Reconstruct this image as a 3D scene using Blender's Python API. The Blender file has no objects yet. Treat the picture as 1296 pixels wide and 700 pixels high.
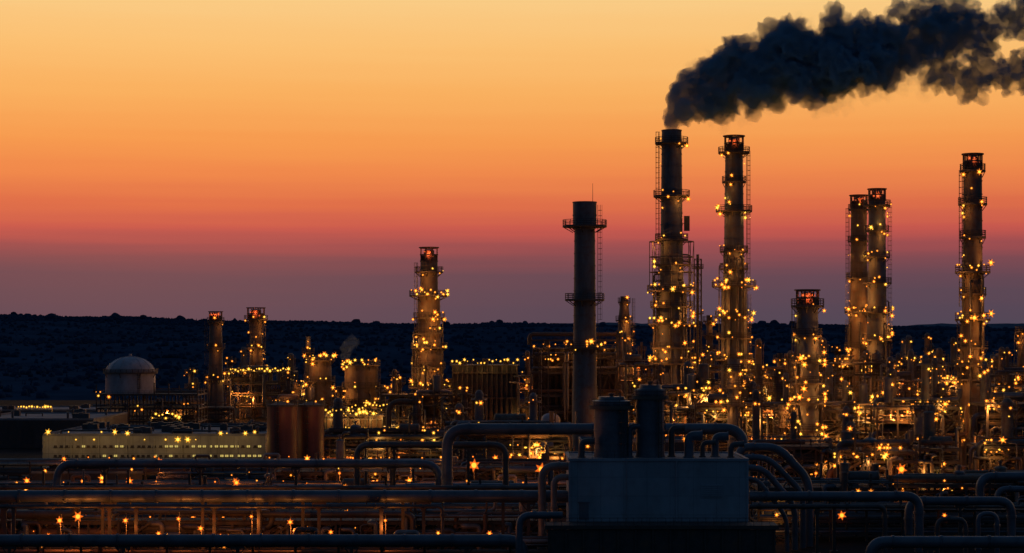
import bpy, bmesh, math, random
from mathutils import Vector, Matrix, noise
random.seed(7)
F=2400.0; H=32.0; HY=430.0
def X(px,D): return (px-648.0)*D/F
def Z(py,D): return H-(py-HY)*D/F
def S(w,D): return w*D/F
def P(px,py,D): return (X(px,D),D,Z(py,D))
def lin(c):
    return tuple(((v/255.0)/12.92 if v/255.0<=0.04045 else ((v/255.0+0.055)/1.055)**2.4) for v in c)
scn=bpy.context.scene
COL=scn.collection
# ------------------------------------------------------------ materials
def mat(name,col,rough=.6,metal=0.0,var=.35,scale=.35,streak=.2,rust=0.0,seam=None,bump=.15,mort=.45,spec=.5):
    m=bpy.data.materials.new(name); m.use_nodes=True
    nt=m.node_tree; n=nt.nodes; l=nt.links
    b=n['Principled BSDF']; b.inputs['Roughness'].default_value=rough; b.inputs['Metallic'].default_value=metal; b.inputs['Specular IOR Level'].default_value=spec
    tc=n.new('ShaderNodeTexCoord'); mp=n.new('ShaderNodeMapping'); mp.inputs['Scale'].default_value=(scale,scale,scale*streak)
    l.new(tc.outputs['Object'],mp.inputs['Vector'])
    no=n.new('ShaderNodeTexNoise'); no.inputs['Scale'].default_value=1.0; no.inputs['Detail'].default_value=6; no.inputs['Roughness'].default_value=.65
    l.new(mp.outputs['Vector'],no.inputs['Vector'])
    r=n.new('ShaderNodeValToRGB'); r.color_ramp.elements[0].position=.3; r.color_ramp.elements[1].position=.7
    r.color_ramp.elements[0].color=tuple(c*(1-var) for c in col)+(1,)
    r.color_ramp.elements[1].color=tuple(min(1,c*(1+var*.6)) for c in col)+(1,)
    l.new(no.outputs['Fac'],r.inputs['Fac'])
    out=r.outputs['Color']
    if rust>0:
        n2=n.new('ShaderNodeTexNoise'); n2.inputs['Scale'].default_value=.8; n2.inputs['Detail'].default_value=6
        l.new(tc.outputs['Object'],n2.inputs['Vector'])
        r2=n.new('ShaderNodeValToRGB'); r2.color_ramp.elements[0].position=.5; r2.color_ramp.elements[1].position=.68
        r2.color_ramp.elements[0].color=(0,0,0,1); r2.color_ramp.elements[1].color=(rust,rust,rust,1)
        l.new(n2.outputs['Fac'],r2.inputs['Fac'])
        mx=n.new('ShaderNodeMixRGB'); mx.inputs[2].default_value=(.14,.065,.035,1)
        l.new(r2.outputs['Color'],mx.inputs[0]); l.new(out,mx.inputs[1]); out=mx.outputs[0]
    if seam:
        w,h=seam
        br=n.new('ShaderNodeTexBrick'); br.offset=0.0
        br.inputs['Scale'].default_value=1.0; br.inputs['Brick Width'].default_value=w; br.inputs['Row Height'].default_value=h
        br.inputs['Mortar Size'].default_value=.04; br.inputs['Color1'].default_value=(1,1,1,1); br.inputs['Color2'].default_value=(.88,.89,.9,1); br.inputs['Mortar'].default_value=(mort,mort,mort,1)
        sp=n.new('ShaderNodeSeparateXYZ'); l.new(tc.outputs['Object'],sp.inputs[0])
        ad=n.new('ShaderNodeMath'); ad.operation='ADD'; l.new(sp.outputs[0],ad.inputs[0]); l.new(sp.outputs[1],ad.inputs[1])
        cb=n.new('ShaderNodeCombineXYZ'); l.new(ad.outputs[0],cb.inputs[0]); l.new(sp.outputs[2],cb.inputs[1])
        l.new(cb.outputs[0],br.inputs['Vector'])
        mx=n.new('ShaderNodeMixRGB'); mx.blend_type='MULTIPLY'; mx.inputs[0].default_value=1
        l.new(out,mx.inputs[1]); l.new(br.outputs['Color'],mx.inputs[2]); out=mx.outputs[0]
    l.new(out,b.inputs['Base Color'])
    if bump>0:
        bp=n.new('ShaderNodeBump'); bp.inputs['Strength'].default_value=bump; bp.inputs['Distance'].default_value=.3
        l.new(no.outputs['Fac'],bp.inputs['Height']); l.new(bp.outputs['Normal'],b.inputs['Normal'])
    return m
def emat(name,col):
    m=bpy.data.materials.new(name); m.use_nodes=True; nt=m.node_tree; nt.nodes.clear()
    e=nt.nodes.new('ShaderNodeEmission'); s=max(col); e.inputs['Color'].default_value=(col[0]/s,col[1]/s,col[2]/s,1); e.inputs['Strength'].default_value=s
    o=nt.nodes.new('ShaderNodeOutputMaterial'); nt.links.new(e.outputs[0],o.inputs[0])
    m.cycles.emission_sampling='NONE'
    return m
M_stack=mat('stack_paint',(.135,.14,.16),.6,.0,.5,.5,.12,.5)
M_stack2=mat('stack_weathered',(.16,.12,.10),.6,.0,.5,.5,.12,.75)
M_alu=mat('insulation_cladding',(.24,.225,.22),.45,.3,.4,.5,.2,.4)
M_steel=mat('structural_steel',(.07,.064,.065),.6,.2,.4,.8,1,.6)
M_steel2=mat('primed_steel',(.17,.10,.07),.65,.1,.4,.8,1,.6)
M_pipe=mat('pipe_paint',(.12,.145,.185),.42,.25,.45,.4,1,.3)
M_pipe2=mat('pipe_dull',(.10,.095,.10),.5,.3,.4,.6,1,.5)
M_deck=mat('deck_grating',(.13,.105,.09),.8,.1,.3,1.5,1,.3)
M_white=mat('white_cladding',(.30,.35,.415),.6,.0,.25,.22,.3,.15,(3.2,2.6),mort=.7)
M_roof=mat('roof_membrane',(.20,.22,.26),.8,0,.4,.3,1,.0)
M_wall=mat('pale_wall',(.38,.40,.35),.7,0,.3,.4,.3,.15,(4.0,5.0))
M_dark=mat('dark_cladding',(.045,.042,.05),.6,0,.4,.5,.15,.4)
M_brown=mat('brown_tank_paint',(.22,.07,.05),.5,0,.4,.4,.15,.3)
M_dome=mat('dome_paint',(.34,.35,.41),.5,0,.3,.4,.4,.15)
M_amber=emat('amber_lamp_glass',(3.4,1.15,.12)); M_yellow=emat('yellow_lamp_glass',(3.4,1.8,.22))
M_orange=emat('sodium_lamp_glass',(3.4,.80,.07)); M_red=emat('red_beacon_glass',(1.3,.22,.05))
M_starA=emat('amber_star_glare',(1.1,.27,.02)); M_starY=emat('yellow_star_glare',(1.1,.48,.04)); M_starO=emat('sodium_star_glare',(.9,.15,.012)); M_starR=emat('red_star_glare',(.5,.07,.02))  # emissive colours for the starburst glare shaped around each bulb
M_win=emat('lit_window_glass',(.60,.44,.12))
# ------------------------------------------------------------ mesh builder
class MB:
    def __init__(s): s.v=[];s.f=[];s.m=[];s.sm=[]
    def q(s,vs,fs,sm=False,mi=0):
        o=len(s.v); s.v+= [tuple(a) for a in vs]
        for f in fs: s.f.append(tuple(i+o for i in f)); s.sm.append(sm); s.m.append(mi)
    def box(s,c,d,mi=0):
        x,y,z=c;a,b,e=d[0]/2,d[1]/2,d[2]/2
        vs=[(x+i*a,y+j*b,z+k*e) for i in(-1,1) for j in(-1,1) for k in(-1,1)]
        s.q(vs,[(0,1,3,2),(4,6,7,5),(0,4,5,1),(2,3,7,6),(0,2,6,4),(1,5,7,3)],False,mi)
    def frame(s,p,q):
        d=(Vector(q)-Vector(p)); 
        if d.length<1e-6: d=Vector((0,0,1))
        d.normalize(); u=Vector((0,0,1)) if abs(d.z)<.9 else Vector((1,0,0))
        a=d.cross(u).normalized(); b=a.cross(d).normalized(); return a,b
    def beam(s,p,q,w,h=None,mi=0):
        h=h or w; a,b=s.frame(p,q); p=Vector(p);q_=Vector(q)
        vs=[]
        for c in(p,q_):
            for i,j in((-1,-1),(1,-1),(1,1),(-1,1)): vs.append(c+a*(w/2*i)+b*(h/2*j))
        s.q(vs,[(0,1,5,4),(1,2,6,5),(2,3,7,6),(3,0,4,7),(0,3,2,1),(4,5,6,7)],False,mi)
    def cyl(s,p,q,r,r2=None,n=12,mi=0):
        r2=r if r2 is None else r2; a,b=s.frame(p,q);p=Vector(p);q_=Vector(q)
        vs=[];
        for c,rr in((p,r),(q_,r2)):
            for i in range(n):
                t=2*math.pi*i/n; vs.append(c+a*(rr*math.cos(t))+b*(rr*math.sin(t)))
        s.q(vs,[(i,(i+1)%n,n+(i+1)%n,n+i) for i in range(n)],True,mi)
        s.q(vs[:n],[tuple(range(n-1,-1,-1))],False,mi); s.q(vs[n:],[tuple(range(n))],False,mi)
    def lathe(s,prof,cx=0,cy=0,n=24,sharp=True,mi=0):
        def ring(r,z): return [(cx+r*math.cos(2*math.pi*i/n),cy+r*math.sin(2*math.pi*i/n),z) for i in range(n)]
        if sharp:
            for (r1,z1),(r2,z2) in zip(prof[:-1],prof[1:]):
                s.q(ring(r1,z1)+ring(r2,z2),[(i,(i+1)%n,n+(i+1)%n,n+i) for i in range(n)],True,mi)
        else:
            vs=[]
            for r,z in prof: vs+=ring(r,z)
            fs=[(k*n+i,k*n+(i+1)%n,(k+1)*n+(i+1)%n,(k+1)*n+i) for k in range(len(prof)-1) for i in range(n)]
            s.q(vs,fs,True,mi)
    def ring(s,r,z,t,n=20,cx=0,cy=0): s.lathe([(r-t/2,z-t/2),(r+t/2,z-t/2),(r+t/2,z+t/2),(r-t/2,z+t/2),(r-t/2,z-t/2)],cx,cy,n)
    def tube(s,path,r,n=12,mi=0):
        vs=[];path=[Vector(p) for p in path]; prev=None
        for k,p in enumerate(path):
            d=(path[min(k+1,len(path)-1)]-path[max(k-1,0)]).normalized()
            if prev is None:
                u=Vector((0,1,0)) if abs(d.y)<.9 else Vector((1,0,0)); a=d.cross(u).normalized()
            else: a=(prev-d*prev.dot(d)).normalized()
            prev=a; b=d.cross(a)
            for i in range(n):
                t=2*math.pi*i/n; vs.append(p+a*(r*math.cos(t))+b*(r*math.sin(t)))
        m=len(path)
        s.q(vs,[(k*n+i,k*n+(i+1)%n,(k+1)*n+(i+1)%n,(k+1)*n+i) for k in range(m-1) for i in range(n)],True,mi)
        s.q(vs[:n],[tuple(range(n-1,-1,-1))],False,mi); s.q(vs[-n:],[tuple(range(n))],False,mi)
    def mesh(s,name,mats):
        me=bpy.data.meshes.new(name); me.from_pydata(s.v,[],s.f); 
        for m in (mats if isinstance(mats,(list,tuple)) else [mats]): me.materials.append(m)
        me.polygons.foreach_set('use_smooth',s.sm); me.polygons.foreach_set('material_index',s.m); me.update(); return me
    def make(s,name,mats,parent=None,loc=(0,0,0)):
        if not s.f: return None
        o=bpy.data.objects.new(name,s.mesh(name,mats)); COL.objects.link(o); o.location=loc
        if parent: o.parent=parent
        return o
def root(name,label,cat,x,y,z=0,group=None):
    o=bpy.data.objects.new(name,None); COL.objects.link(o); o.location=(x,y,z); o.empty_display_size=1
    o['label']=label;o['category']=cat
    if group:o['group']=group
    return o
def tag(o,label,cat,group=None,kind=None):
    if label:o['label']=label
    if cat:o['category']=cat
    if group:o['group']=group
    if kind:o['kind']=kind
def fillet(pts,R,seg=7):
    pts=[Vector(p) for p in pts]; out=[pts[0]]
    for i in range(1,len(pts)-1):
        a,b,c=pts[i-1],pts[i],pts[i+1]; d1=(a-b);d2=(c-b); r=min(R,d1.length*.48,d2.length*.48)
        p=b+d1.normalized()*r; q=b+d2.normalized()*r
        for k in range(seg+1):
            t=k/seg; out.append(p*(1-t)**2+b*(2*t*(1-t))+q*t*t)
    out.append(pts[-1]); return out
# ------------------------------------------------------------ lamps
def lampmesh(nm,m,star,ray=1.7):
    b=MB(); R_=.55; prof=[(0.001,-R_)]+[(R_*math.sin(math.pi*k/6),-R_*math.cos(math.pi*k/6)) for k in range(1,6)]+[(0.001,R_)]
    b.lathe(prof,n=8,sharp=False,mi=0)
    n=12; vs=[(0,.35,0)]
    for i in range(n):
        t=2*math.pi*i/n+.26; r=ray if i%2==0 else .72; vs.append((r*math.cos(t),.05 if i%2 else -.1,r*math.sin(t)))
    b.q(vs,[(0,1+i,1+(i+1)%n) for i in range(n)],False,2)  # added glowing star rays that imitate glare, no real lamp part
    b.cyl((0,.3,0),(0,.75,0),.3,.15,n=6,mi=1); b.cyl((0,.6,.0),(0,.6,1.6),.12,n=5,mi=1)
    return b.mesh(nm,[m,M_steel,star])
LM={'a':lampmesh('amber_lamp',M_amber,M_starA),'y':lampmesh('yellow_lamp',M_yellow,M_starY),'o':lampmesh('sodium_lamp',M_orange,M_starO,1.45),'r':lampmesh('red_lamp',M_red,M_starR)}
LC={'a':(1,.35,.06),'y':(1,.50,.11),'o':(1,.27,.04),'r':(1,.20,.05)}
LD={}; NL=[0,0]; PW=1.0
lr=random.Random(99)
def lamp(par,loc,size=.36,kind='a',power=0,off=(0,-1.0,-.6)):
    size*=lr.choice((.45,.55,.7,.9,1.1,1.5))
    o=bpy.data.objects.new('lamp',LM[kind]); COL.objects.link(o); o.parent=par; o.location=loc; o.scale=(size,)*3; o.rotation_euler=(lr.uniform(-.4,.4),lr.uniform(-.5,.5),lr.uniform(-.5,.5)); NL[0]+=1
    if power:
        k=(kind,int(power))
        if k not in LD:
            d=bpy.data.lights.new('lamp_light','POINT'); d.energy=power*PW; d.color=LC[kind]; d.shadow_soft_size=.15; LD[k]=d
        l=bpy.data.objects.new('lamp_light',LD[k]); COL.objects.link(l); l.parent=par
        l.location=(loc[0]+off[0],loc[1]+off[1],loc[2]+off[2]); NL[1]+=1
    return o
def arc(a,r):
    t=math.radians(a); return r*math.cos(t),-r*math.sin(t)
# ------------------------------------------------------------ tower pieces
def platform(par,z,ri,ro,rail=1.6,mt=None,bracket=True,n=20,th=.14):
    b=MB(); b.lathe([(ri,z-.4),(ro,z-.4),(ro,z+.12),(ri,z+.12),(ri,z-.4)],n=n)
    if bracket:
        for k in range(8):
            x,y=arc(k*45+12,1); b.beam((x*ri,y*ri,z-1.8),(x*(ro-.15),y*(ro-.15),z-.3),.2)
    pl=b.make('platform',mt or M_deck,par)
    b=MB()
    for h in (rail*.36,rail*.7,rail): b.ring(ro-.06,z+h,th,n=n)
    m=max(10,int(ro*3.2))
    for k in range(m):
        x,y=arc(360*k/m,ro-.06); b.beam((x,y,z),(x,y,z+rail),th)
    b.make('railing',M_steel,pl)
    return pl
def ladder(par,ang,r,z0,z1,hoop=True,w=.6):
    b=MB(); t=math.radians(ang); d=Vector((math.cos(t),-math.sin(t),0)); s_=Vector((math.sin(t),math.cos(t),0)); c=d*(r+.35)
    for k in(-1,1): 
        p=c+s_*(k*w/2); b.beam((p.x,p.y,z0),(p.x,p.y,z1),.12)
    z=z0
    while z<z1: p=c-s_*w/2;q=c+s_*w/2; b.beam((p.x,p.y,z),(q.x,q.y,z),.06); z+=.7
    if hoop:
        z=z0+2
        pr=[]
        for k in range(7):
            a=math.radians(-90+30*k); pr.append(c+d*(.15+1.0*math.cos(a))+s_*(.6*math.sin(a)))
        while z<z1:
            for a,e in zip(pr[:-1],pr[1:]): b.beam((a.x,a.y,z),(e.x,e.y,z),.09)
            z+=1.5
        for k in(1,3,5): b.beam((pr[k].x,pr[k].y,z0+2),(pr[k].x,pr[k].y,z1),.08)
    b.make('ladder',M_steel,par)
def shell_prof(prof,step=3.2,rid=.12):
    out=[]
    for (z1,r1),(z2,r2) in zip(prof[:-1],prof[1:]):
        n=max(1,int(abs(z2-z1)/step))
        for k in range(n):
            ta=k/n;tb=(k+1)/n; za=z1+(z2-z1)*ta;zb=z1+(z2-z1)*tb;ra=r1+(r2-r1)*ta;rb=r1+(r2-r1)*tb
            if abs(z2-z1)>1.5:
                s=.25 if z2>z1 else -.25
                out+=[(ra+rid,za),(ra+rid,za+s),(ra,za+s)]
            else: out+=[(ra,za)]
            out.append((rb,zb))
    return out
def tower(name,label,px,D,prof,plats,cat='tower',group=None,mt=None,crown=None,lad=0,ladder_from=None,risers=2,cage=None,shaft_lamps=6,seed=1,lampk='aay',lsize=.34,power=350,ringl=5,hoop=True,plight=True):
    rnd=random.Random(seed)
    R=root(name,label,cat,X(px,D),D,0,group)
    pr=[(Z(py,D),S(w,D)/2) for py,w in prof]; pr=sorted(pr); 
    if pr[0][0]>0.5: pr=[(0,pr[0][1])]+pr
    def rad(z):
        for (a,ra),(c,rc) in zip(pr[:-1],pr[1:]):
            if a<=z<=c: return ra+(rc-ra)*(z-a)/max(1e-6,c-a)
        return pr[-1][1]
    top=pr[-1][0]; rt=pr[-1][1]
    b=MB(); sp=shell_prof(pr); b.lathe(sp,n=28)
    b.lathe([(rt,top),(rt+.12,top),(rt+.12,top+.3),(rt-.3,top+.3),(rt-.3,top-3),(0.01,top-3)],n=28)
    b.make('shaft',mt or M_stack,R)
    for i,pl in enumerate(plats):
        py,w=pl[0],pl[1]; z=Z(py,D); ro=S(w,D)/2; ri=rad(z)
        ro=max(ro,ri+.9)
        platform(R,z,ri,ro)
        nl=pl[2] if len(pl)>2 else ringl
        for k in range(nl+(4 if nl>4 else 0)):
            a=rnd.uniform(5,175) if k else rnd.uniform(60,120)
            x,y=arc(a,ro+.1); up=rnd.choice([-.6,.3,1.4,.9,1.7])
            lamp(R,(x,y,z+up),lsize*rnd.uniform(.8,1.25)*(1.2 if nl>4 else 1),rnd.choice(lampk),0)
        if nl and plight:
            a=rnd.choice((40,140,70,110)); x,y=arc(a,ro+.6); k=.8 if nl<=2 else 1.5 if nl<5 else 2.6
            lamp(R,(x,y,z-1.2),lsize*1.2,'a',power*k*(1 if nl>2 else .5),off=(x*.35,y*.35,-.8))
            if nl>4:
                x,y=arc(180-a,ro+.6); lamp(R,(x,y,z+2.2),lsize*1.2,'a',power*k,off=(x*.35,y*.35,.8))
    la=math.radians(lad if lad is not None else 90)
    for k in range(shaft_lamps):
        # lamps follow the ladder line, a few strays on the shaft
        z=rnd.uniform(0.3*top,top*.97); a=(lad if lad is not None else 90)+rnd.uniform(-14,14) if k%3 else rnd.uniform(20,160); x,y=arc(a,rad(z)+.6)
        lamp(R,(x,y,z),lsize*rnd.uniform(.7,1.1),rnd.choice(lampk),power*.3 if rnd.random()<.2 else 0,off=(x*.25,y*.25,0))
    if lad is not None: 
        z0=2; zt=Z(ladder_from,D) if ladder_from else top-.5
        ladder(R,lad,max(rad(z0+ (zt-z0)*.5),rad(zt)),z0+(zt-z0)*.5,zt,hoop); ladder(R,lad,rad(z0),z0,z0+(zt-z0)*.5,hoop)
    for k in range(risers):
        a=rnd.uniform(0,180); z1=top*rnd.uniform(.45,.7); rr=rnd.uniform(.16,.4); ro=rad(0)+rr+.35
        x,y=arc(a,ro); x2,y2=arc(a,rad(z1)*.8)
        b=MB(); b.tube(fillet([(x,y,0),(x,y,z1),(x2,y2,z1+.2)],.9),rr,n=8); z=3
        while z<z1-2:
            b.cyl((x,y,z),(x,y,z+.25),rr+.12,n=8); x3,y3=arc(a,rad(z)); b.beam((x,y,z+.1),(x3,y3,z+.1),.12); z+=6
        b.make('riser_pipe',M_pipe2,R)
    if cage:
        for (p0,p1,w) in cage:
            z0,z1=Z(p1,D),Z(p0,D); r=S(w,D)/2; b=MB()
            m=10
            for k in range(m):
                x,y=arc(360*k/m+9,r); b.beam((x,y,z0),(x,y,z1),.2)
                x2,y2=arc(360*(k+1)/m+9,r)
                if k%3==0: b.beam((x,y,z0),(x2,y2,z1),.12)
            nz=max(1,int((z1-z0)/3.4))
            for k in range(nz+1):
                b.ring(r,z0+(z1-z0)*k/nz,.22,n=20)
                for q in range(4):
                    x,y=arc(90*q+9,1); zz=z0+(z1-z0)*k/nz; b.beam((x*rad(zz),y*rad(zz),zz),(x*r,y*r,zz),.12)
            b.make('access_cage',M_steel,R)
    if crown:
        w,hpx=crown; r=S(w,D)/2; h=S(hpx,D)
        b=MB(); 
        for k in range(8):
            x,y=arc(45*k+22,r); b.beam((x,y,top-.2),(x,y,top+h),.34)
        for zz in (.1,h*.5,h): b.ring(r,top+zz,.34,n=16)
        b.lathe([(r*.6,top-.5),(r*.6,top+h*.8),(r*.4,top+h*.9),(.01,top+h*.9)],n=12)
        for k in range(8):
            if k in (0,3,4,7): 
                x,y=arc(45*k+22,r*.97);x2,y2=arc(45*k+67,r*.97)
                b.q([(x,y,top),(x2,y2,top),(x2,y2,top+h*.45),(x,y,top+h*.45)],[(0,1,2,3)])
        b.lathe([(r+.5,top+h),(r+.5,top+h+.3),(r*.7,top+h+.3),(r*.7,top+h),(r+.5,top+h)],n=16)
        b.make('burner_crown',M_steel2,R)
        for a in (60,125,95):
            x,y=arc(a,r*.9); lamp(R,(x,y,top+h*rnd.uniform(.3,.75)),.5,'r',0)
        x,y=arc(90,r*.8); 
        lamp(R,(x,y,top+h*.72),.25,'r',340,off=(0,-.2,-.6))
    return R,rad,top
def lattice(label,px,D,top_py,w,name='lattice_mast',cat='mast',lamps=6,seed=3):
    rnd=random.Random(seed); R=root(name,label,cat,X(px,D),D); h=Z(top_py,D); a=S(w,D)/2; b=MB()
    n=int(h/(a*2.2)); 
    for i in(-1,1):
        for j in(-1,1): b.beam((i*a,j*a,0),(i*a,j*a,h),.22)
    for k in range(n+1):
        z=h*k/n
        for p,q in(((-a,-a),(a,-a)),((a,-a),(a,a)),((a,a),(-a,a)),((-a,a),(-a,-a))):
            b.beam((p[0],p[1],z),(q[0],q[1],z),.14)
            if k<n:
                pp,qq=(p,q) if k%2 else (q,p); b.beam((pp[0],pp[1],z),(qq[0],qq[1],z+h/n),.12)
    b.make('lattice_frame',M_steel,R)
    for k in range(3):
        z=h*(.45+.25*k); b=MB(); b.box((0,0,z),(a*3,a*3,.3)); 
        for i in(-1,1):
            for zz in(.6,1.2): b.beam((-a*1.5,i*a*1.5,z+zz),(a*1.5,i*a*1.5,z+zz),.1); b.beam((i*a*1.5,-a*1.5,z+zz),(i*a*1.5,a*1.5,z+zz),.1)
            for j in(-1,0,1): b.beam((j*a*1.5,i*a*1.5,z),(j*a*1.5,i*a*1.5,z+1.2),.1)
        b.make('platform',M_steel,R)
    b=MB(); b.cyl((0,0,0),(0,0,h+1.5),.45,n=10); b.make('vent_pipe',M_pipe2,R)
    for k in range(lamps): lamp(R,(rnd.choice((-1,1))*a*1.3,-a*1.4,h*rnd.uniform(.3,.97)),.34,'a',0)
    return R
def drum(par,name,c,r,h,mt,axis='z',n=20,rid=True):
    b=MB(); d=[(math.sin(math.radians(t)),math.cos(math.radians(t))) for t in (0,20,40,60,75,90)]
    prof=[(max(.01,r*s),-h/2-r*.4*cc) for s,cc in d]+[(max(.01,r*s),h/2+r*.4*cc) for s,cc in reversed(d)]
    b.lathe(prof,n=n,sharp=False)
    if rid:
        k=max(2,int(h/2.2))
        for i in range(k+1): b.ring(r+.02,-h/2+h*i/k,.14,n=n)
    if axis=='x':
        b.v=[(z,y,x) for x,y,z in b.v]
        for s in(-1,1): b.box((s*h*.3,0,-r*1.05),(.5,r*1.3,r*.9))
    else:
        for k in range(4):
            x,y=arc(45+90*k,r*.9); b.beam((x,y,-h/2-r*.9),(x,y,-h/2+.4),.25)
        b.cyl((0,0,h/2),(0,0,h/2+r*.4+.9),.25,n=8); b.cyl((0,0,h/2+r*.4+.6),(0,0,h/2+r*.4+.85),.4,n=8)
    return b.make(name,mt,par,c)
# ------------------------------------------------------------ process unit
def unit(label,px0,px1,top_py,D,dep=14,lev=4,seed=1,nl=14,lights=3,name='process_unit',cat='refinery unit',vessels=3,pipes=8,tops=True,power=420,lampk='aaay',group='lit process units of the refinery',bay=5.0,lsize=.28,mt=None,columns=0,upright=.55):
    rnd=random.Random(seed); x0,x1=X(px0,D),X(px1,D); h=Z(top_py,D); W=x1-x0
    R=root(name,label,cat,(x0+x1)/2,D+dep/2,0,group)
    nx=max(1,round(W/bay)); ny=max(1,round(dep/6)); xs=[-W/2+W*i/nx for i in range(nx+1)]; ys=[-dep/2+dep*j/ny for j in range(ny+1)]
    zs=[h*(k+1)/lev*(1 if k==lev-1 else rnd.uniform(.93,1.05)) for k in range(lev)]
    b=MB()
    for x in xs:
        for y in ys: 
            hh=h+(rnd.uniform(1,4) if rnd.random()<.25 else 0); b.box((x,y,hh/2),(.38,.38,hh))
    for z in zs:
        for y in ys: b.beam((-W/2,y,z-.25),(W/2,y,z-.25),.26,.46)
        for x in xs: b.beam((x,-dep/2,z-.25),(x,dep/2,z-.25),.24,.4)
    z0=0
    for z in zs:
        for i in range(nx):
            if rnd.random()<.6:
                a,c=xs[i],xs[i+1]; m=(a+c)/2
                if rnd.random()<.5: b.beam((a,-dep/2,z0),(m,-dep/2,z-.3),.2); b.beam((c,-dep/2,z0),(m,-dep/2,z-.3),.2)
                else: b.beam((a,-dep/2,z0),(c,-dep/2,z-.3),.2)
        z0=z
    b.make('steel_frame',mt or M_steel,R)
    for z in zs:
        b=MB(); b.box((0,0,z+.07),(W-.1,dep-.1,.1)); b.make('deck',M_deck,R)
    b=MB()
    for z in zs:
        for hh in(.55,1.1):
            b.beam((-W/2,-dep/2-.1,z+hh),(W/2,-dep/2-.1,z+hh),.09); 
        for s in(-1,1): b.beam((s*W/2,-dep/2,z+1.1),(s*W/2,dep/2,z+1.1),.09)
        m=int(W/1.8)+1
        for i in range(m+1): x=-W/2+W*i/m; b.beam((x,-dep/2-.1,z),(x,-dep/2-.1,z+1.1),.08)
    b.make('railing',M_steel,R)
    if W>8:
        b=MB(); sx=rnd.choice((-1,1))*(W/2-3); z0=0
        for k,z in enumerate(zs):
            s=1 if k%2 else -1
            for o in(0,.9): b.beam((sx-s*2,-dep/2-.5-o,z0),(sx+s*2,-dep/2-.5-o,z),.14,.3); b.beam((sx-s*2,-dep/2-.5-o,z0+1),(sx+s*2,-dep/2-.5-o,z+1),.07)
            for q in range(10):
                t=q/10; b.box((sx-s*2+s*4*t,-dep/2-.95,z0+(z-z0)*t),(.3,.9,.05))
            z0=z
        b.make('stair',M_steel,R)
    for k in range(pipes):
        z=rnd.choice([0]+zs)+rnd.uniform(.5,1.8); y=rnd.uniform(-dep/2-.8,dep*.2); r=rnd.choice((.13,.18,.25,.35,.5,.65)); b=MB()
        a=-W/2-rnd.uniform(-1,1.5) if rnd.random()<.6 else rnd.uniform(-W/2,0); c=W/2+rnd.uniform(-1,1.5) if rnd.random()<.6 else rnd.uniform(0,W/2)
        pts=[(a,y,z),(c,y,z)]
        if rnd.random()<.6: pts=[(a,y,max(.3,z-rnd.uniform(2,7)))]+pts
        if rnd.random()<.6: pts=pts+[(c,y,min(h+4,z+rnd.uniform(2,7)) if rnd.random()<.5 else max(.3,z-rnd.uniform(2,7)))]
        b.tube(fillet(pts,.8+r),r,n=8)
        q=a+1
        while q<c: b.cyl((q,y,z),(q+.16,y,z),r+.1,n=8); q+=rnd.uniform(2.5,5)
        b.make('pipe',rnd.choice((M_pipe,M_pipe2,M_alu,M_steel2)),R)
    for k in range(pipes//2+1):
        x=rnd.uniform(-W/2,W/2); y=-dep/2-rnd.uniform(.3,.9); r=rnd.choice((.12,.2,.3,.45)); za=rnd.uniform(0,h*.4); zb=rnd.uniform(h*.6,h+3*upright); b=MB()
        x2=x+rnd.uniform(-3,3); b.tube(fillet([(x,y+2,za),(x,y,za),(x,y,zb),(x2,y,zb),(x2,y+3,zb)],.7),r,n=8); b.make('pipe',rnd.choice((M_pipe,M_pipe2,M_alu)),R)
    for k in range(vessels):
        i=rnd.randrange(lev); z=zs[i]; 
        if not tops and i==lev-1: i=max(0,lev-2); z=zs[i]
        if rnd.random()>upright:
            r=rnd.uniform(.8,1.5)*(1 if upright>.3 else .7); L=min(W*.5,rnd.uniform(4,8)); drum(R,'vessel',(rnd.uniform(-W/2+L*.7,W/2-L*.7) if W>L*1.5 else 0,rnd.uniform(-dep*.35,0),z+r*1.5+.1),r,L,rnd.choice((M_pipe2,M_stack2)),'x',14)
        else:
            r=rnd.uniform(.7,1.5); L=rnd.uniform(2.5,6); drum(R,'vessel',(rnd.uniform(-W/2+r,W/2-r),rnd.uniform(-dep*.35,0),z+L/2+r*.9+.1),r,L,rnd.choice((M_alu,M_stack,M_stack2)),'z',14)
    for k in range(columns):
        x=rnd.uniform(-W/2+1,W/2-1); r=rnd.uniform(.5,1.3); hh=h+rnd.uniform(3,11); b=MB(); y=rnd.uniform(-dep*.3,dep*.3)
        b.lathe(shell_prof([(h,r),(hh,r*.9)],2.2,.1),x,y,14); b.lathe([(r*.9,hh),(r*.5,hh+r*.6),(.01,hh+r*.7)],x,y,14); b.ring(r+.7,hh-1.2,.14,14,x,y); b.ring(r+.7,hh-.4,.1,14,x,y); b.lathe([(r,hh-1.6),(r+.8,hh-1.6),(r+.8,hh-1.4),(r,hh-1.4)],x,y,14)
        b.cyl((x+r+.4,y,h),(x+r+.4,y,hh-1.5),.15,n=6)
        b.make('column',rnd.choice((M_stack,M_stack2)),R)
        for q in range(2): lamp(R,(x+rnd.uniform(-1,1),y-r-.9,hh-rnd.uniform(.5,3)),lsize,rnd.choice(lampk),0)
    cl=[(rnd.uniform(-W*.45,W*.45),rnd.choice(zs+zs[-2:])) for _ in range(max(2,int(W/7)))]
    for k in range(nl):
        cx,z=rnd.choice(cl); x=max(-W/2,min(W/2,rnd.gauss(cx,1.9))); y=-dep/2-.35
        P_=power*1.3 if k<lights else 0
        lamp(R,(x,y,z+rnd.choice((-.9,1.4,-.5,.8))),lsize*rnd.uniform(.7,1.3),rnd.choice(lampk),P_,off=(rnd.uniform(-.6,.6),-1.6,-1.0))
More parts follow.
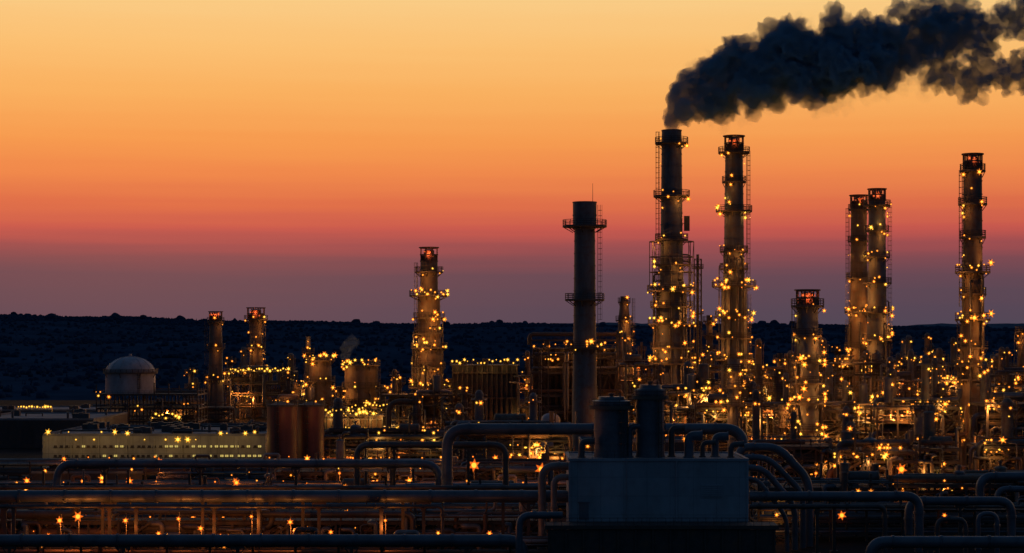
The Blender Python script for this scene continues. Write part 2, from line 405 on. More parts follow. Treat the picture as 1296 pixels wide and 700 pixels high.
    for k in range(max(1,lights-2) if lights else 0):
        z=rnd.choice(zs); x=rnd.uniform(-W/2,W/2)
        lamp(R,(x,-dep/2+3.2,z-1.0),lsize,'o',power*5.5,off=(0,0,-.9))  # interior lamps added so decks and frames glow warm from within
    return R
def rack(label,px0,px1,top_py,D,dep=9,lev=3,seed=1,lamps=(),name='pipe_rack',gap=1.9,bay=8.0,power=170):
    rnd=random.Random(seed); x0,x1=X(px0,D),X(px1,D); h=Z(top_py,D); W=x1-x0
    R=root(name,label,'pipe rack',(x0+x1)/2,D+dep/2,0,'long steel pipe racks')
    n=max(1,round(W/bay)); zs=[h-gap*k for k in range(lev)]; b=MB()
    for i in range(n+1):
        x=-W/2+W*i/n
        for s in(-1,1): b.box((x,s*dep/2,h/2+.3),(.34,.34,h+.6))
        for z in zs: b.beam((x,-dep/2,z-.2),(x,dep/2,z-.2),.3,.4)
        if i%3==0 and i<n: b.beam((x,-dep/2,0),(x+W/n,-dep/2,zs[-1]),.16); b.beam((x+W/n,-dep/2,0),(x,-dep/2,zs[-1]),.16)
    for s in(-1,1):
        for z in zs: b.beam((-W/2,s*dep/2,z-.1),(W/2,s*dep/2,z-.1),.16,.28)
    b.make('steel_frame',M_steel,R)
    b=MB(); b.box((0,-dep/2-.7,h+.1),(W,1.1,.1))
    for hh in(.5,1.0): b.beam((-W/2,-dep/2-1.2,h+hh),(W/2,-dep/2-1.2,h+hh),.06)
    for i in range(int(W/2)+1): b.beam((-W/2+i*2,-dep/2-1.2,h),(-W/2+i*2,-dep/2-1.2,h+1),.05)
    b.make('walkway',M_steel,R)
    for z in zs:
        y=-dep/2+.5
        while y<dep/2-.4:
            r=rnd.choice((.1,.14,.2,.28,.36)); y+=r
            a=-W/2+rnd.choice((0,0,0,rnd.uniform(0,W*.4))); c=W/2-rnd.choice((0,0,rnd.uniform(0,W*.4)))
            pts=[(a,y,z+r),(c,y,z+r)]
            if rnd.random()<.4:
                m=rnd.uniform(a+3,c-6); pts=[(a,y,z+r),(m,y,z+r),(m,y,z+r+1.3),(m+3,y,z+r+1.3),(m+3,y,z+r),(c,y,z+r)]
            b=MB(); b.tube(fillet(pts,.5),r,n=8)
            b.make('pipe',rnd.choice((M_pipe,M_pipe2,M_pipe2,M_alu,M_steel2)),R); y+=r+rnd.uniform(.25,.9)
    for i,(px,py) in enumerate(lamps):
        z=Z(py,D); lamp(R,(X(px,D)-(x0+x1)/2,-dep/2-1.35,z),rnd.uniform(.3,.38),'a' if rnd.random()<.4 else 'o',power if i%3==0 else 0,off=(0,-.3,-.5))
    return R
def pipeline(label,pts,r,R=1.6,sup=14,mt=None,name='pipeline',group='large foreground pipelines',seed=1):
    o=root(name,label,'pipe',pts[0][0],pts[0][1],0,group); ox,oy=pts[0][0],pts[0][1]
    q=[(p[0]-ox,p[1]-oy,p[2]) for p in pts]
    b=MB(); path=fillet(q,R+r,9); b.tube(path,r,n=20)
    for a,c in zip(q[:-1],q[1:]):
        a=Vector(a);c=Vector(c);L=(c-a).length
        if L<R*3: continue
        d=(c-a)/L; t=R+r+.2
        while t<L-R-r:
            p=a+d*t; b.cyl(p,p+d*.14,r+.13,n=20); b.cyl(p+d*.2,p+d*.34,r+.13,n=20); t+=6.5
    b.make('pipe',mt or M_pipe,o)
    if sup:
        for a,c in zip(q[:-1],q[1:]):
            if abs(a[2]-c[2])<.5 and a[2]>1.5:
                L=abs(c[0]-a[0]); n=int(L/sup)
                for k in range(n):
                    x=min(a[0],c[0])+L*(k+.5)/n; y=a[1]; z=a[2]-r
                    b=MB(); b.box((x,y,z/2),(.45,.45,z)); b.box((x,y,z-.15),(r*2.4,.5,.3)); b.beam((x,y,z-1.4),(x-r*1.1,y,z-.3),.18); b.beam((x,y,z-1.4),(x+r*1.1,y,z-.3),.18); b.box((x,y,.2),(1.2,1.2,.4))
                    b.make('support',M_steel,o)
    return o
# ------------------------------------------------------------ world / sky
w=bpy.data.worlds.new('World'); scn.world=w; w.use_nodes=True; nt=w.node_tree; n=nt.nodes; l=nt.links
bg=n['Background']; tc=n.new('ShaderNodeTexCoord'); sp=n.new('ShaderNodeSeparateXYZ'); l.new(tc.outputs['Generated'],sp.inputs[0])
mpn=n.new('ShaderNodeMapping'); mpn.inputs['Scale'].default_value=(5,5,170); l.new(tc.outputs['Generated'],mpn.inputs[0])
nz=n.new('ShaderNodeTexNoise'); nz.inputs['Scale'].default_value=1; nz.inputs['Detail'].default_value=4; l.new(mpn.outputs[0],nz.inputs['Vector'])
nm=n.new('ShaderNodeMath'); nm.operation='MULTIPLY_ADD'; nm.inputs[1].default_value=.009; nm.inputs[2].default_value=-.0045; l.new(nz.outputs['Fac'],nm.inputs[0])
na=n.new('ShaderNodeMath'); na.operation='ADD'; l.new(sp.outputs[2],na.inputs[0]); l.new(nm.outputs[0],na.inputs[1])
mx0=n.new('ShaderNodeMath'); mx0.operation='MAXIMUM'; mx0.inputs[1].default_value=0.0; l.new(na.outputs[0],mx0.inputs[0])
sq=n.new('ShaderNodeMath'); sq.operation='SQRT'; l.new(mx0.outputs[0],sq.inputs[0])
rp=n.new('ShaderNodeValToRGB'); l.new(sq.outputs[0],rp.inputs['Fac'])
stops=[(418,(76,70,86)),(395,(80,69,86)),(370,(87,69,85)),(350,(97,69,84)),(330,(121,71,82)),(312,(156,75,80)),(290,(196,85,77)),(260,(219,107,72)),(220,(236,133,74)),(180,(243,152,78)),(120,(247,174,94)),(60,(249,190,113)),(0,(248,202,132))]
cr=rp.color_ramp; cr.interpolation='LINEAR'
els=[(math.sqrt(math.sin(math.atan((HY-py)/F))),lin(c)) for py,c in stops]
els+=[(.52,(.50,.40,.28)),(.62,(.14,.16,.21)),(.75,(.05,.09,.17)),(1.0,(.025,.065,.14))]
cr.elements[0].position=els[0][0]; cr.elements[0].color=els[0][1]+(1,); cr.elements[1].position=els[-1][0]; cr.elements[1].color=els[-1][1]+(1,)
for p,c in els[1:-1]:
    e=cr.elements.new(p); e.color=c+(1,)
mr=n.new('ShaderNodeMapRange'); mr.interpolation_type='SMOOTHSTEP'; mr.inputs[1].default_value=-.05; mr.inputs[2].default_value=.85; l.new(sp.outputs[1],mr.inputs[0])
mb=n.new('ShaderNodeMixRGB'); mb.inputs[1].default_value=(.014,.036,.072,1); l.new(mr.outputs[0],mb.inputs[0]); l.new(rp.outputs[0],mb.inputs[2])
sky=n.new('ShaderNodeTexSky'); sky.sky_type='NISHITA'; sky.sun_disc=False; sky.sun_elevation=math.radians(0.5); sky.sun_rotation=math.radians(-12)
sc=n.new('ShaderNodeMixRGB'); sc.blend_type='ADD'; sc.inputs[0].default_value=.004; l.new(mb.outputs[0],sc.inputs[1]); l.new(sky.outputs[0],sc.inputs[2])
l.new(sc.outputs[0],bg.inputs['Color']); bg.inputs['Strength'].default_value=1.0
sd=bpy.data.lights.new('rim_sun','SUN'); sd.energy=.1; sd.angle=math.radians(.5); sd.color=(1,.5,.25); so=bpy.data.objects.new('rim_sun',sd); COL.objects.link(so)  # weak low sun added as rim light on the stacks
so.rotation_euler=Vector((-.25,-1,-.05)).to_track_quat('-Z','Y').to_euler()
# ------------------------------------------------------------ camera
cd=bpy.data.cameras.new('camera'); cam=bpy.data.objects.new('camera',cd); COL.objects.link(cam); scn.camera=cam
cd.sensor_width=36; cd.lens=36*F/1296; cd.shift_y=80/1296; cd.clip_end=30000; cd.clip_start=1
cam.location=(0,0,H); cam.rotation_euler=(math.radians(90),0,0)
scn.view_settings.view_transform='Standard'; scn.view_settings.look='None'
# ------------------------------------------------------------ ground + hills
M_ground=mat('ground_gravel',(.028,.026,.028),.95,0,.5,.05,1,0,spec=.05)
b=MB(); b.q([(-9000,-500,0),(9000,-500,0),(9000,14000,0),(-9000,14000,0)],[(0,1,2,3)]); g=b.make('ground',M_ground); tag(g,'dark gravel and asphalt ground of the refinery','ground',kind='structure')
M_hill=mat('hill_haze_tint',(.026,.060,.115),.95,0,.4,.010,1,bump=0,spec=0)  # navy blue haze painted into the hill colour
M_forest=mat('forest_haze_tint',(.026,.058,.112),.95,0,.4,.02,1,bump=0,spec=0)  # same blue haze mixed into the tree colour
M_forest2=mat('distant_ridge_haze_tint',(.07,.12,.19),.95,0,.3,.03,1,bump=0,spec=0)  # paler blue, aerial haze painted into the far ridge
def crest(px):
    pts=[(-900,392),(-200,394),(0,397),(60,399),(120,401),(170,400),(230,404),(330,405),(400,404),(470,407),(560,410),(620,408),(680,408),(800,411),(900,409),(1000,409),(1150,412),(1296,416),(1500,418),(2200,412)]
    for (a,ya),(c,yc) in zip(pts[:-1],pts[1:]):
        if a<=px<=c: return ya+(yc-ya)*(px-a)/(c-a)
    return 410
DC=3400.0; DN=920.0
def hz(x,y):
    px=648+x*F/DC; top=Z(crest(max(-899,min(2199,px))),DC)-4
    t=(y-DN)/(DC-DN)
    if t<=0: return -2
    if t<1: s=t*t*(3-2*t)*.6+t*.4
    else: s=1-(t-1)*.25
    rid=math.sin(t*19+noise.noise(Vector((x*.0016,0,4)))*3)*5*t*(1-t)*4 if t<1 else 0
    return top*s+noise.noise(Vector((x*.003,y*.0025,1)))*12*min(1,t*2)*max(.15,1-t*.8)+rid-1
b=MB(); nx,ny=160,120; vs=[]
for j in range(ny+1):
    for i in range(nx+1):
        x=-2600+5200*i/nx; y=DN-10+3800*j/ny; vs.append((x,y,hz(x,y)))
b.q(vs,[(j*(nx+1)+i,j*(nx+1)+i+1,(j+1)*(nx+1)+i+1,(j+1)*(nx+1)+i) for j in range(ny) for i in range(nx)],True)
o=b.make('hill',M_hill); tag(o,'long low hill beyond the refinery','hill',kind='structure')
b=MB(); vs=[]; nx=300
for j in range(9):
    for i in range(nx+1):
        x=-5000+10000*i/nx; y=6800+250*j; t=[0,.5,.8,.95,1,.95,.8,.5,0][j]
        vs.append((x,y,(Z(410,7800)+noise.noise(Vector((x*.0011,3,0)))*24+noise.noise(Vector((x*.006,9,0)))*5+random.uniform(-2,2))*t))
b.q(vs,[(j*(nx+1)+i,j*(nx+1)+i+1,(j+1)*(nx+1)+i+1,(j+1)*(nx+1)+i) for j in range(8) for i in range(nx)],True)
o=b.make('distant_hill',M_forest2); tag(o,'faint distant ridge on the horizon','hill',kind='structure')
rnd=random.Random(11)
def addtree(b,x,y,z,h,kind):
    if kind:
        n=5; vs=[]; fs=[]; r=h*rnd.uniform(.2,.3)
        for k in range(3):
            base=z+h*(.08+.27*k); rr=r*(1-.27*k); t0=rnd.random()*6; o2=len(vs)
            for i in range(n):
                t=t0+2*math.pi*i/n; vs.append((x+rr*math.cos(t)*rnd.uniform(.7,1.2),y+rr*math.sin(t),base+rnd.uniform(-.5,.5)))
            vs.append((x,y,base+h*.42)); fs+=[(o2+i,o2+(i+1)%n,o2+n) for i in range(n)]
        b.q(vs,fs,True)
    else:
        r=h*rnd.uniform(.5,.8); n=6; vs=[(x,y,z+h*rnd.uniform(.9,1.02))]
        for k,(rr,zz) in enumerate(((.6,.85),(1,.5),(.9,.0))):
            for i in range(n):
                t=2*math.pi*i/n+k; q=r*rr*rnd.uniform(.7,1.25); vs.append((x+q*math.cos(t),y+q*math.sin(t),z+h*(zz+rnd.uniform(-.06,.06))))
        fs=[(0,1+i,1+(i+1)%n) for i in range(n)]
        for k in range(2): fs+=[(1+k*n+i,1+(k+1)*n+i,1+(k+1)*n+(i+1)%n,1+k*n+(i+1)%n) for i in range(n)]
        b.q(vs,fs,True)
b=MB()
for k in range(17000):
    if k<7500:
        y=DC+rnd.uniform(-260,60); h=rnd.uniform(4,6)
    else:
        y=1000+(DC-1000)*rnd.random()**.8; h=rnd.uniform(3,5)
    x=rnd.uniform(-.34,.34)*y
    h*=(1.0+.5*noise.noise(Vector((x*.02,y*.02,2))))
    if k<7500 and rnd.random()<.006: h*=2.0
    addtree(b,x,y,hz(x,y)-1,h,rnd.random()<.3)
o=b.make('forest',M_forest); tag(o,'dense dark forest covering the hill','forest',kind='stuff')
# ------------------------------------------------------------ main stacks
GS='tall refinery stacks with lit platforms'
A,ra,ta=tower('chimney_stack','tallest grey chimney stack pouring out dark smoke',850,560,[(166,25),(300,28),(358,30),(366,38),(520,42)],[(181,42,2),(248,46,3),(303,42,3),(335,46,3),(368,62,12),(388,54,4),(410,60,11),(440,54,4),(460,58,8),(500,64,6)],'chimney',GS,lad=150,risers=7,cage=[(306,364,56)],shaft_lamps=10,seed=1)
b=MB(); b.box((S(19,560),-.6,Z(283,560)),(1.6,1.2,4.4)); b.beam((S(10,560),-.6,Z(283,560)),(S(19,560),-.6,Z(283,560)),.2); b.make('equipment_box',M_steel,A)
tower('chimney_stack','tall grey stack with red lit burner crown',929,585,[(190,22),(260,24),(358,26),(364,32),(520,34)],[(193,40,1),(230,30,2),(267,46,4),(318,36,4),(340,36,2),(362,56,11),(400,48,8),(428,44,4),(455,48,7),(500,52,6)],'chimney',GS,crown=(24,17),lad=30,risers=6,shaft_lamps=14,seed=2)
C,rc,tcz=tower('chimney_stack','plain dark stack with flared head and side ladder',740,520,[(257,30),(289,30),(290,26),(400,28),(520,32)],[(286,56,0),(379,50,0),(440,50,6)],'chimney',GS,lad=0,risers=0,shaft_lamps=0,seed=3,plight=False)
b=MB(); b.cyl((2.2,0,Z(257,520)-.5),(2.2,0,Z(232,520)),.09,.05,n=6); b.make('antenna',M_steel,C)
tower('chimney_stack','tall slender stack with red lit burner crown',1231,480,[(213,23),(398,25),(404,29),(520,31)],[(216,30,1),(258,36,3),(300,32,2),(344,44,5),(372,34,2),(404,44,7),(440,38,4),(462,46,6),(480,38,4),(520,46,4)],'chimney',GS,mt=M_stack2,crown=(23,17),lad=160,risers=2,shaft_lamps=14,seed=4,power=220)
tower('chimney_stack','slim stack beside its taller twin',1087,625,[(262,20),(320,21),(420,24)],[(265,26,1),(305,26,2),(352,32,4),(395,36,5),(440,36,5)],'chimney',GS,crown=(21,14),lad=170,risers=3,shaft_lamps=8,seed=5,mt=M_stack2)
tower('chimney_stack','slim dark stack with lamps down its side',1110,600,[(254,21),(330,22),(420,25)],[(260,34,2),(292,30,3),(325,32,4),(358,36,4),(395,38,5),(430,38,5),(470,44,6)],'chimney',GS,crown=(21,14),lad=10,risers=3,shaft_lamps=12,seed=6)
tower('process_column','stout grey column with red lit top railings',1022,440,[(386,26),(455,28),(520,30)],[(387,42,1),(425,34,3),(458,42,8),(485,38,3),(510,44,6),(545,46,5)],'column',GS,crown=(28,18),lad=160,risers=2,shaft_lamps=8,seed=7,power=220)
tower('process_column','stepped column wrapped with bright work platforms',543,620,[(331,22),(345,22),(372,23),(376,28),(438,29),(443,34),(520,36)],[(344,36,3),(374,50,12),(402,40,6),(422,36,3),(440,46,6),(465,42,4),(490,52,9)],'column',GS,mt=M_stack2,crown=(22,17),lad=150,risers=5,shaft_lamps=6,seed=8,power=280)
tower('process_column','narrow brown column with a small lit cap',273,720,[(405,15),(450,17),(520,20)],[(407,22,1),(440,24,1),(480,26,2)],'column',None,mt=M_stack2,crown=(16,10),lad=170,risers=2,shaft_lamps=3,seed=9)
tower('process_column','short round column with a lit head platform',324,790,[(404,19),(425,15),(470,18)],[(404,30,3),(440,24,4),(468,30,4)],'column',None,mt=M_stack2,crown=(22,14),lad=20,risers=2,shaft_lamps=6,seed=10)
tower('round_vessel','squat round vessel with a lit railing on top',405,650,[(456,28),(500,30)],[(456,38,10),(482,38,3),(508,40,4)],'vessel','squat vessels with lit roof railings',mt=M_stack2,lad=160,risers=2,shaft_lamps=0,seed=11,lampk='ya',power=240)
tower('process_column','thin vent column with a small platform',390,668,[(427,6),(470,8)],[(446,16,2)],'column',None,lad=None,risers=0,shaft_lamps=2,seed=12)
tower('round_vessel','broad round vessel with a lit railing on top',457,630,[(464,42),(505,42)],[(462,48,15),(490,46,3),(510,50,8)],'vessel','squat vessels with lit roof railings',mt=M_stack2,lad=20,risers=6,shaft_lamps=0,seed=13,power=240,lampk='ya')
tower('process_column','slim column standing behind the frame',790,760,[(376,9),(400,14),(440,18),(480,22)],[(382,16,1),(405,22,3),(425,24,3),(450,28,3)],'column',None,mt=M_stack2,lad=20,risers=2,shaft_lamps=8,seed=14)
tower('process_column','stack at the edge of the plant with amber lights',1297,560,[(418,16),(470,18)],[(420,24,2),(470,26,3)],'column',None,lad=160,risers=1,shaft_lamps=6,seed=15,mt=M_stack2)
cols=[(242,466,900,8),(1060,438,820,8),(987,448,800,8),(291,452,820,7),(898,400,700,9),(1168,462,760,9),(705,452,760,8),(1200,478,640,10),
 (871,440,640,9),(960,462,560,11),(975,478,520,9),(1046,470,520,10),(1140,476,600,9),(1186,488,520,11),(1262,462,640,9),(1278,476,520,10),(830,452,650,9),(768,470,640,9),(668,470,640,8),(588,492,560,9),(505,478,650,8),(526,500,560,9),(430,490,620,8),(365,470,740,7),(310,462,830,7),(912,500,470,12),(990,515,440,12),(1095,505,450,13),(1208,520,430,12),
 (862,468,600,14),(889,455,610,12),(948,448,640,12),(1004,455,640,11),(1070,450,600,13),(1130,460,620,12),(1155,450,700,10),(1252,455,600,12),(812,480,560,13),(572,480,640,10),(484,488,620,10),
 (938,470,520,16),(985,470,500,15),(1058,478,490,16),(1148,490,480,16),(1198,500,470,14),(1270,492,480,16),(900,482,500,12),(876,478,520,14),(1120,500,440,14),(1075,512,430,12)]
for i,(px,py,D,wd) in enumerate(cols):
    tower('vent_column','thin vent column with a few amber lamps',px,D,[(py,wd*.8),(py+40,wd)],[(py+6,wd+9,3),(py+24,wd+9,0),(py+42,wd+11,3)],'column','thin vent columns',lad=None,risers=2,shaft_lamps=0,seed=40+i,power=170,plight=(i%2==0),mt=M_stack2 if i%3 else M_stack)
tower('process_column','short grey drum column before the stacks',929,430,[(456,16),(500,17)],[(470,26,4),(490,26,2),(512,30,3)],'column',None,lad=20,risers=2,shaft_lamps=3,seed=31,mt=M_alu,power=160)
tower('process_column','pale cylindrical column rising from the pipework',1168,400,[(515,22),(560,24)],[(517,32,2),(560,34,2)],'column',None,lad=160,risers=1,shaft_lamps=2,seed=32,mt=M_alu,power=160)
lattice('slim lattice mast with platforms beside the chimney',883,600,328,9)
lattice('short lattice mast with a vent pipe',812,700,438,8,seed=9,lamps=3)
# ------------------------------------------------------------ block furnaces
def furnace(label,px0,px1,top,D,dep,seed,nl,ribs=1.6,mt=None,lk='y',power=90,rib=None):
    rnd=random.Random(seed); x0,x1=X(px0,D),X(px1,D); W=x1-x0; h=Z(top,D); R=root('furnace_block',label,'furnace',(x0+x1)/2,D+dep/2,0,'dark ribbed furnace blocks')
    b=MB(); b.box((0,0,h/2),(W,dep,h)); b.make('casing',mt or M_dark,R); b=MB()
    m=int(W/ribs)
    for i in range(m+1): b.box((-W/2+W*i/m,-dep/2-.35,h/2),(.42,.7,h-.02))
    for z in (h*.2,h*.55,h*.9): b.box((0,-dep/2-.45,z),(W+.4,1.0,.4))
    m2=int(dep/ribs)
    for s in(-1,1):
        for i in range(1,m2): b.box((s*(W/2+.15),-dep/2+dep*i/m2,h/2),(.3,.28,h-.02))
    b.box((0,0,h+.15),(W+1.8,dep+1.8,.3)); b.make('ribbing',M_steel,R)
    b=MB()
    for hh in(.7,1.4):
        for s in(-1,1): b.beam((-W/2-.8,s*(dep/2+.8),h+hh),(W/2+.8,s*(dep/2+.8),h+hh),.11); b.beam((s*(W/2+.8),-dep/2-.8,h+hh),(s*(W/2+.8),dep/2+.8,h+hh),.11)
    k=int(W/1.6)
    for i in range(k+1): b.beam((-W/2-.8+(W+1.6)*i/k,-dep/2-.8,h),(-W/2-.8+(W+1.6)*i/k,-dep/2-.8,h+1.4),.1)
    b.make('railing',M_steel,R)
    for i in range(3):
        x=-W/2+W*(i+.5)/3; b=MB(); b.cyl((x,0,h+.3),(x,0,h+1.5+rnd.random()),1.0,n=14); b.cyl((x,0,h+.9),(x,0,h+1.1),1.15,n=14); b.make('vent_hood',M_pipe2,R)
    for i in range(nl):
        x=-W/2-.6+(W+1.2)*(i+rnd.uniform(.2,.8))/nl; lamp(R,(x,-dep/2-.85,h+rnd.choice((.9,1.5,2.0))),rnd.uniform(.3,.42),lk,power if i%3==1 else 0,off=(0,-1.6,-2.5))
    return R,h
furnace('dark ribbed furnace block edged with yellow roof lamps',573,654,463,620,16,1,17,power=55)
furnace('dark ribbed block standing behind the plain stack',676,778,442,580,18,2,12,lk='a')
unit('open steel frame wrapped around the plain stack',672,782,430,570,6,6,41,nl=20,lights=3,vessels=1,pipes=10,power=100)
furnace('low block under the broad vessel with yellow lamps',412,484,527,585,14,3,14,mt=M_steel2,power=400)
# ------------------------------------------------------------ process units
U=unit
U('lit steel process unit among the stacks',878,962,470,625,16,5,51,nl=32,lights=5,columns=4,pipes=12)
U('lit steel process unit with many amber lamps',950,1012,474,600,16,5,52,nl=28,lights=5,columns=4,pipes=12)
U('tall steel frame beside the twin stacks',1040,1122,460,570,16,6,53,nl=32,lights=5,columns=4,pipes=14)
U('lit steel process unit with vessels and stairs',1122,1212,482,545,18,5,54,nl=30,lights=4,columns=5,pipes=14)
U('lit steel frame near the slender stack',1250,1340,475,540,18,5,55,nl=26,lights=4,columns=3,pipes=12)
U('lit steel frame with pipes and drums',784,842,463,610,14,5,56,nl=24,lights=4,columns=2)
U('low steel frame packed with bright lamps',840,900,498,500,14,4,57,nl=30,lights=4,columns=3)
U('low steel frame packed with pipes and lamps',880,1005,516,455,16,5,58,nl=36,lights=5,columns=6,pipes=18)
U('low dense pipe structure with amber lamps',1036,1112,520,440,16,5,59,nl=30,lights=5,columns=4,pipes=18)
U('dark steel frame with loops of pipe',1110,1214,516,420,14,5,60,nl=26,lights=4,columns=5,pipes=18)
U('dark steel frame with drums on its decks',1248,1345,512,415,14,5,61,nl=22,lights=3,columns=3,pipes=18)
U('dense dark frame of pipes and small vessels',950,1060,566,372,14,5,81,nl=24,lights=3,columns=2,pipes=18,vessels=4,power=170,bay=4)
U('dense dark frame of pipes and small vessels',1056,1160,572,362,14,5,82,nl=20,lights=3,columns=2,pipes=18,vessels=4,power=170,bay=4)
U('dense dark frame of pipes and small vessels',1164,1216,568,366,14,5,83,nl=12,lights=3,columns=1,pipes=14,vessels=3,power=170,bay=4)
U('dense dark frame of pipes and small vessels',1246,1345,566,366,14,5,80,nl=16,lights=3,columns=1,pipes=16,vessels=4,power=170,bay=4)
U('low frame with pumps and short drums',960,1130,618,325,10,4,84,nl=10,lights=2,columns=0,pipes=18,vessels=5,power=60,lsize=.18,upright=.3,bay=4)
U('low frame with pumps and short drums',1130,1345,614,328,10,4,85,nl=10,lights=2,columns=0,pipes=18,vessels=5,power=60,lsize=.18,upright=.3,bay=4)
U('lit steel unit at the foot of the stepped column',482,572,500,600,16,4,62,nl=32,lights=5,columns=3)
U('narrow steel frame between two furnace blocks',655,676,476,620,12,4,63,nl=10,lights=2,vessels=1,columns=1)
U('steel frame carrying a far column and lamps',284,370,470,765,18,4,64,nl=22,lights=4,lampk='ya',columns=2)
U('low frame with lit decks by the tanks',345,412,512,640,14,3,65,nl=16,lights=3,columns=1)
U('low wide steel frame with hanging lamps',570,722,543,430,14,5,66,nl=28,lights=3,vessels=4,columns=3,pipes=18)
U('low steel frame with drums beside the brown tanks',410,572,552,455,12,4,67,nl=30,lights=4,vessels=4,columns=1,pipes=16)
U('dark steel frame packed with pipes in the yard',345,590,598,352,10,4,86,nl=16,lights=2,vessels=4,pipes=22,power=70,lsize=.2,upright=.1,bay=4)
U('dark steel frame packed with pipes in the yard',590,720,592,356,10,4,87,nl=12,lights=2,vessels=4,pipes=18,power=70,lsize=.2,upright=.1,bay=4)
for i,(a,c) in enumerate(((-40,150),(150,330),(330,520),(520,695))):
    U('low dark frame of pipes and valves',a,c,626,318+i,8,3,88+i,nl=8,lights=1,vessels=3,pipes=18,power=60,lsize=.18,upright=0,lampk='oa',bay=4)
    U('low pump platform beside the big pipe',a,c,660,277+i,5,2,192+i,nl=4,lights=0,vessels=2,pipes=14,power=60,lsize=.16,upright=0,lampk='oa',bay=4)
U('low dark steel frame behind the storage dome',190,290,516,690,14,3,68,nl=10,lights=2,columns=1)
U('far steel unit with scattered lamps',1050,1200,456,780,18,4,69,nl=26,lights=3,lsize=.34,columns=6)
U('far steel unit with scattered amber lamps',1120,1330,463,720,16,4,70,nl=26,lights=3,lsize=.34,columns=7)
U('far low steel unit seen past the furnace',690,860,478,760,16,4,71,nl=14,lights=2,lsize=.34,columns=4)
U('far low steel unit with faint lamps',330,420,486,850,14,3,72,nl=14,lights=2,lsize=.34,lampk='ya',columns=1)
U('dark steel frame in the near pipework',200,345,606,395,8,3,73,nl=10,lights=1,vessels=3,pipes=14,upright=0,power=150)
U('lit frame beneath the tall chimney',815,880,498,545,10,4,74,nl=26,lights=4,columns=2)
tb=U('steel table carrying the domed storage tank',122,250,499,640,20,3,75,nl=8,lights=0,vessels=2,pipes=12,name='tank_platform',tops=False,group='steel tank platforms',lampk='ya',upright=0)
D=650; zb=Z(499,D)+.2; r=S(31,D); R=root('storage_tank','pale domed storage tank on a steel table','tank',X(165,D),D,zb)
hc=S(27,D); b=MB(); b.lathe(shell_prof([(0,r),(hc,r)],2.2,.12),n=40); b.make('shell',M_dome,R)
b=MB(); dome=[(r*math.cos(math.radians(t)),hc+S(20,D)*math.sin(math.radians(t))) for t in range(0,90,9)]+[(.01,hc+S(20,D))]; b.lathe(dome,n=40,sharp=False)
for k in range(14):
    a=2*math.pi*k/14; 
    for (ra_,za),(rb_,zb_) in zip(dome[:-1],dome[1:]): b.beam((ra_*math.cos(a),ra_*math.sin(a),za+.05),(rb_*math.cos(a),rb_*math.sin(a),zb_+.05),.14)
b.cyl((0,0,hc+S(20,D)-.2),(0,0,hc+S(20,D)+1),.5,n=10); b.make('dome_roof',M_dome,R)
platform(R,hc,r,r+.9,1.1); ladder(R,60,r,0,hc)
D=540; R=root('storage_tank','small pale domed tank','tank',X(697,D),D); r=S(12,D); h=Z(531,D); b=MB(); b.lathe([(r,0),(r,h)]+[(max(.01,r*math.cos(math.radians(t))),h+r*.7*math.sin(math.radians(t))) for t in (15,30,45,60,75,90)],n=24,sharp=False); b.make('shell',M_dome,R)
for px in (357,393):
    D=440 if px==357 else 446; R=root('storage_tank','brown painted cylindrical tank with a flat top','tank',X(px,D),D,0,'pair of brown storage tanks'); r=S(19 if px==357 else 17,D); h=Z(514,D)
    b=MB(); b.lathe(shell_prof([(0,r),(h,r)],2.6,.08),n=32); b.lathe([(r+.15,h),(r+.15,h+.3),(r*.2,h+1.0),(.01,h+1.0)],n=32); b.make('shell',M_brown,R)
    platform(R,h+.3,r-.1,r+.25,1.0,bracket=False); ladder(R,100,r,0,h,True); lamp(R,(r*.5,-r-.2,h+1.2),.2,'a',70,off=(0,-4,-3))
for i,(px,py,D,wp) in enumerate(((700,500,900,34),(1240,474,900,40),(1000,478,880,30))):
    R=root('storage_tank','distant flat topped storage tank','tank',X(px,D),D,0,'distant storage tanks'); r=S(wp/2,D); h=max(6,Z(py,D)); b=MB(); b.lathe([(r,0),(r,h),(r+.2,h),(r+.2,h+.4),(.01,h+1.5)],n=28); b.make('shell',M_pipe2,R); lamp(R,(0,-r-.3,h+.5),.4,'y',0); lamp(R,(r*.8,-r*.7,h*.5),.4,'a',0)
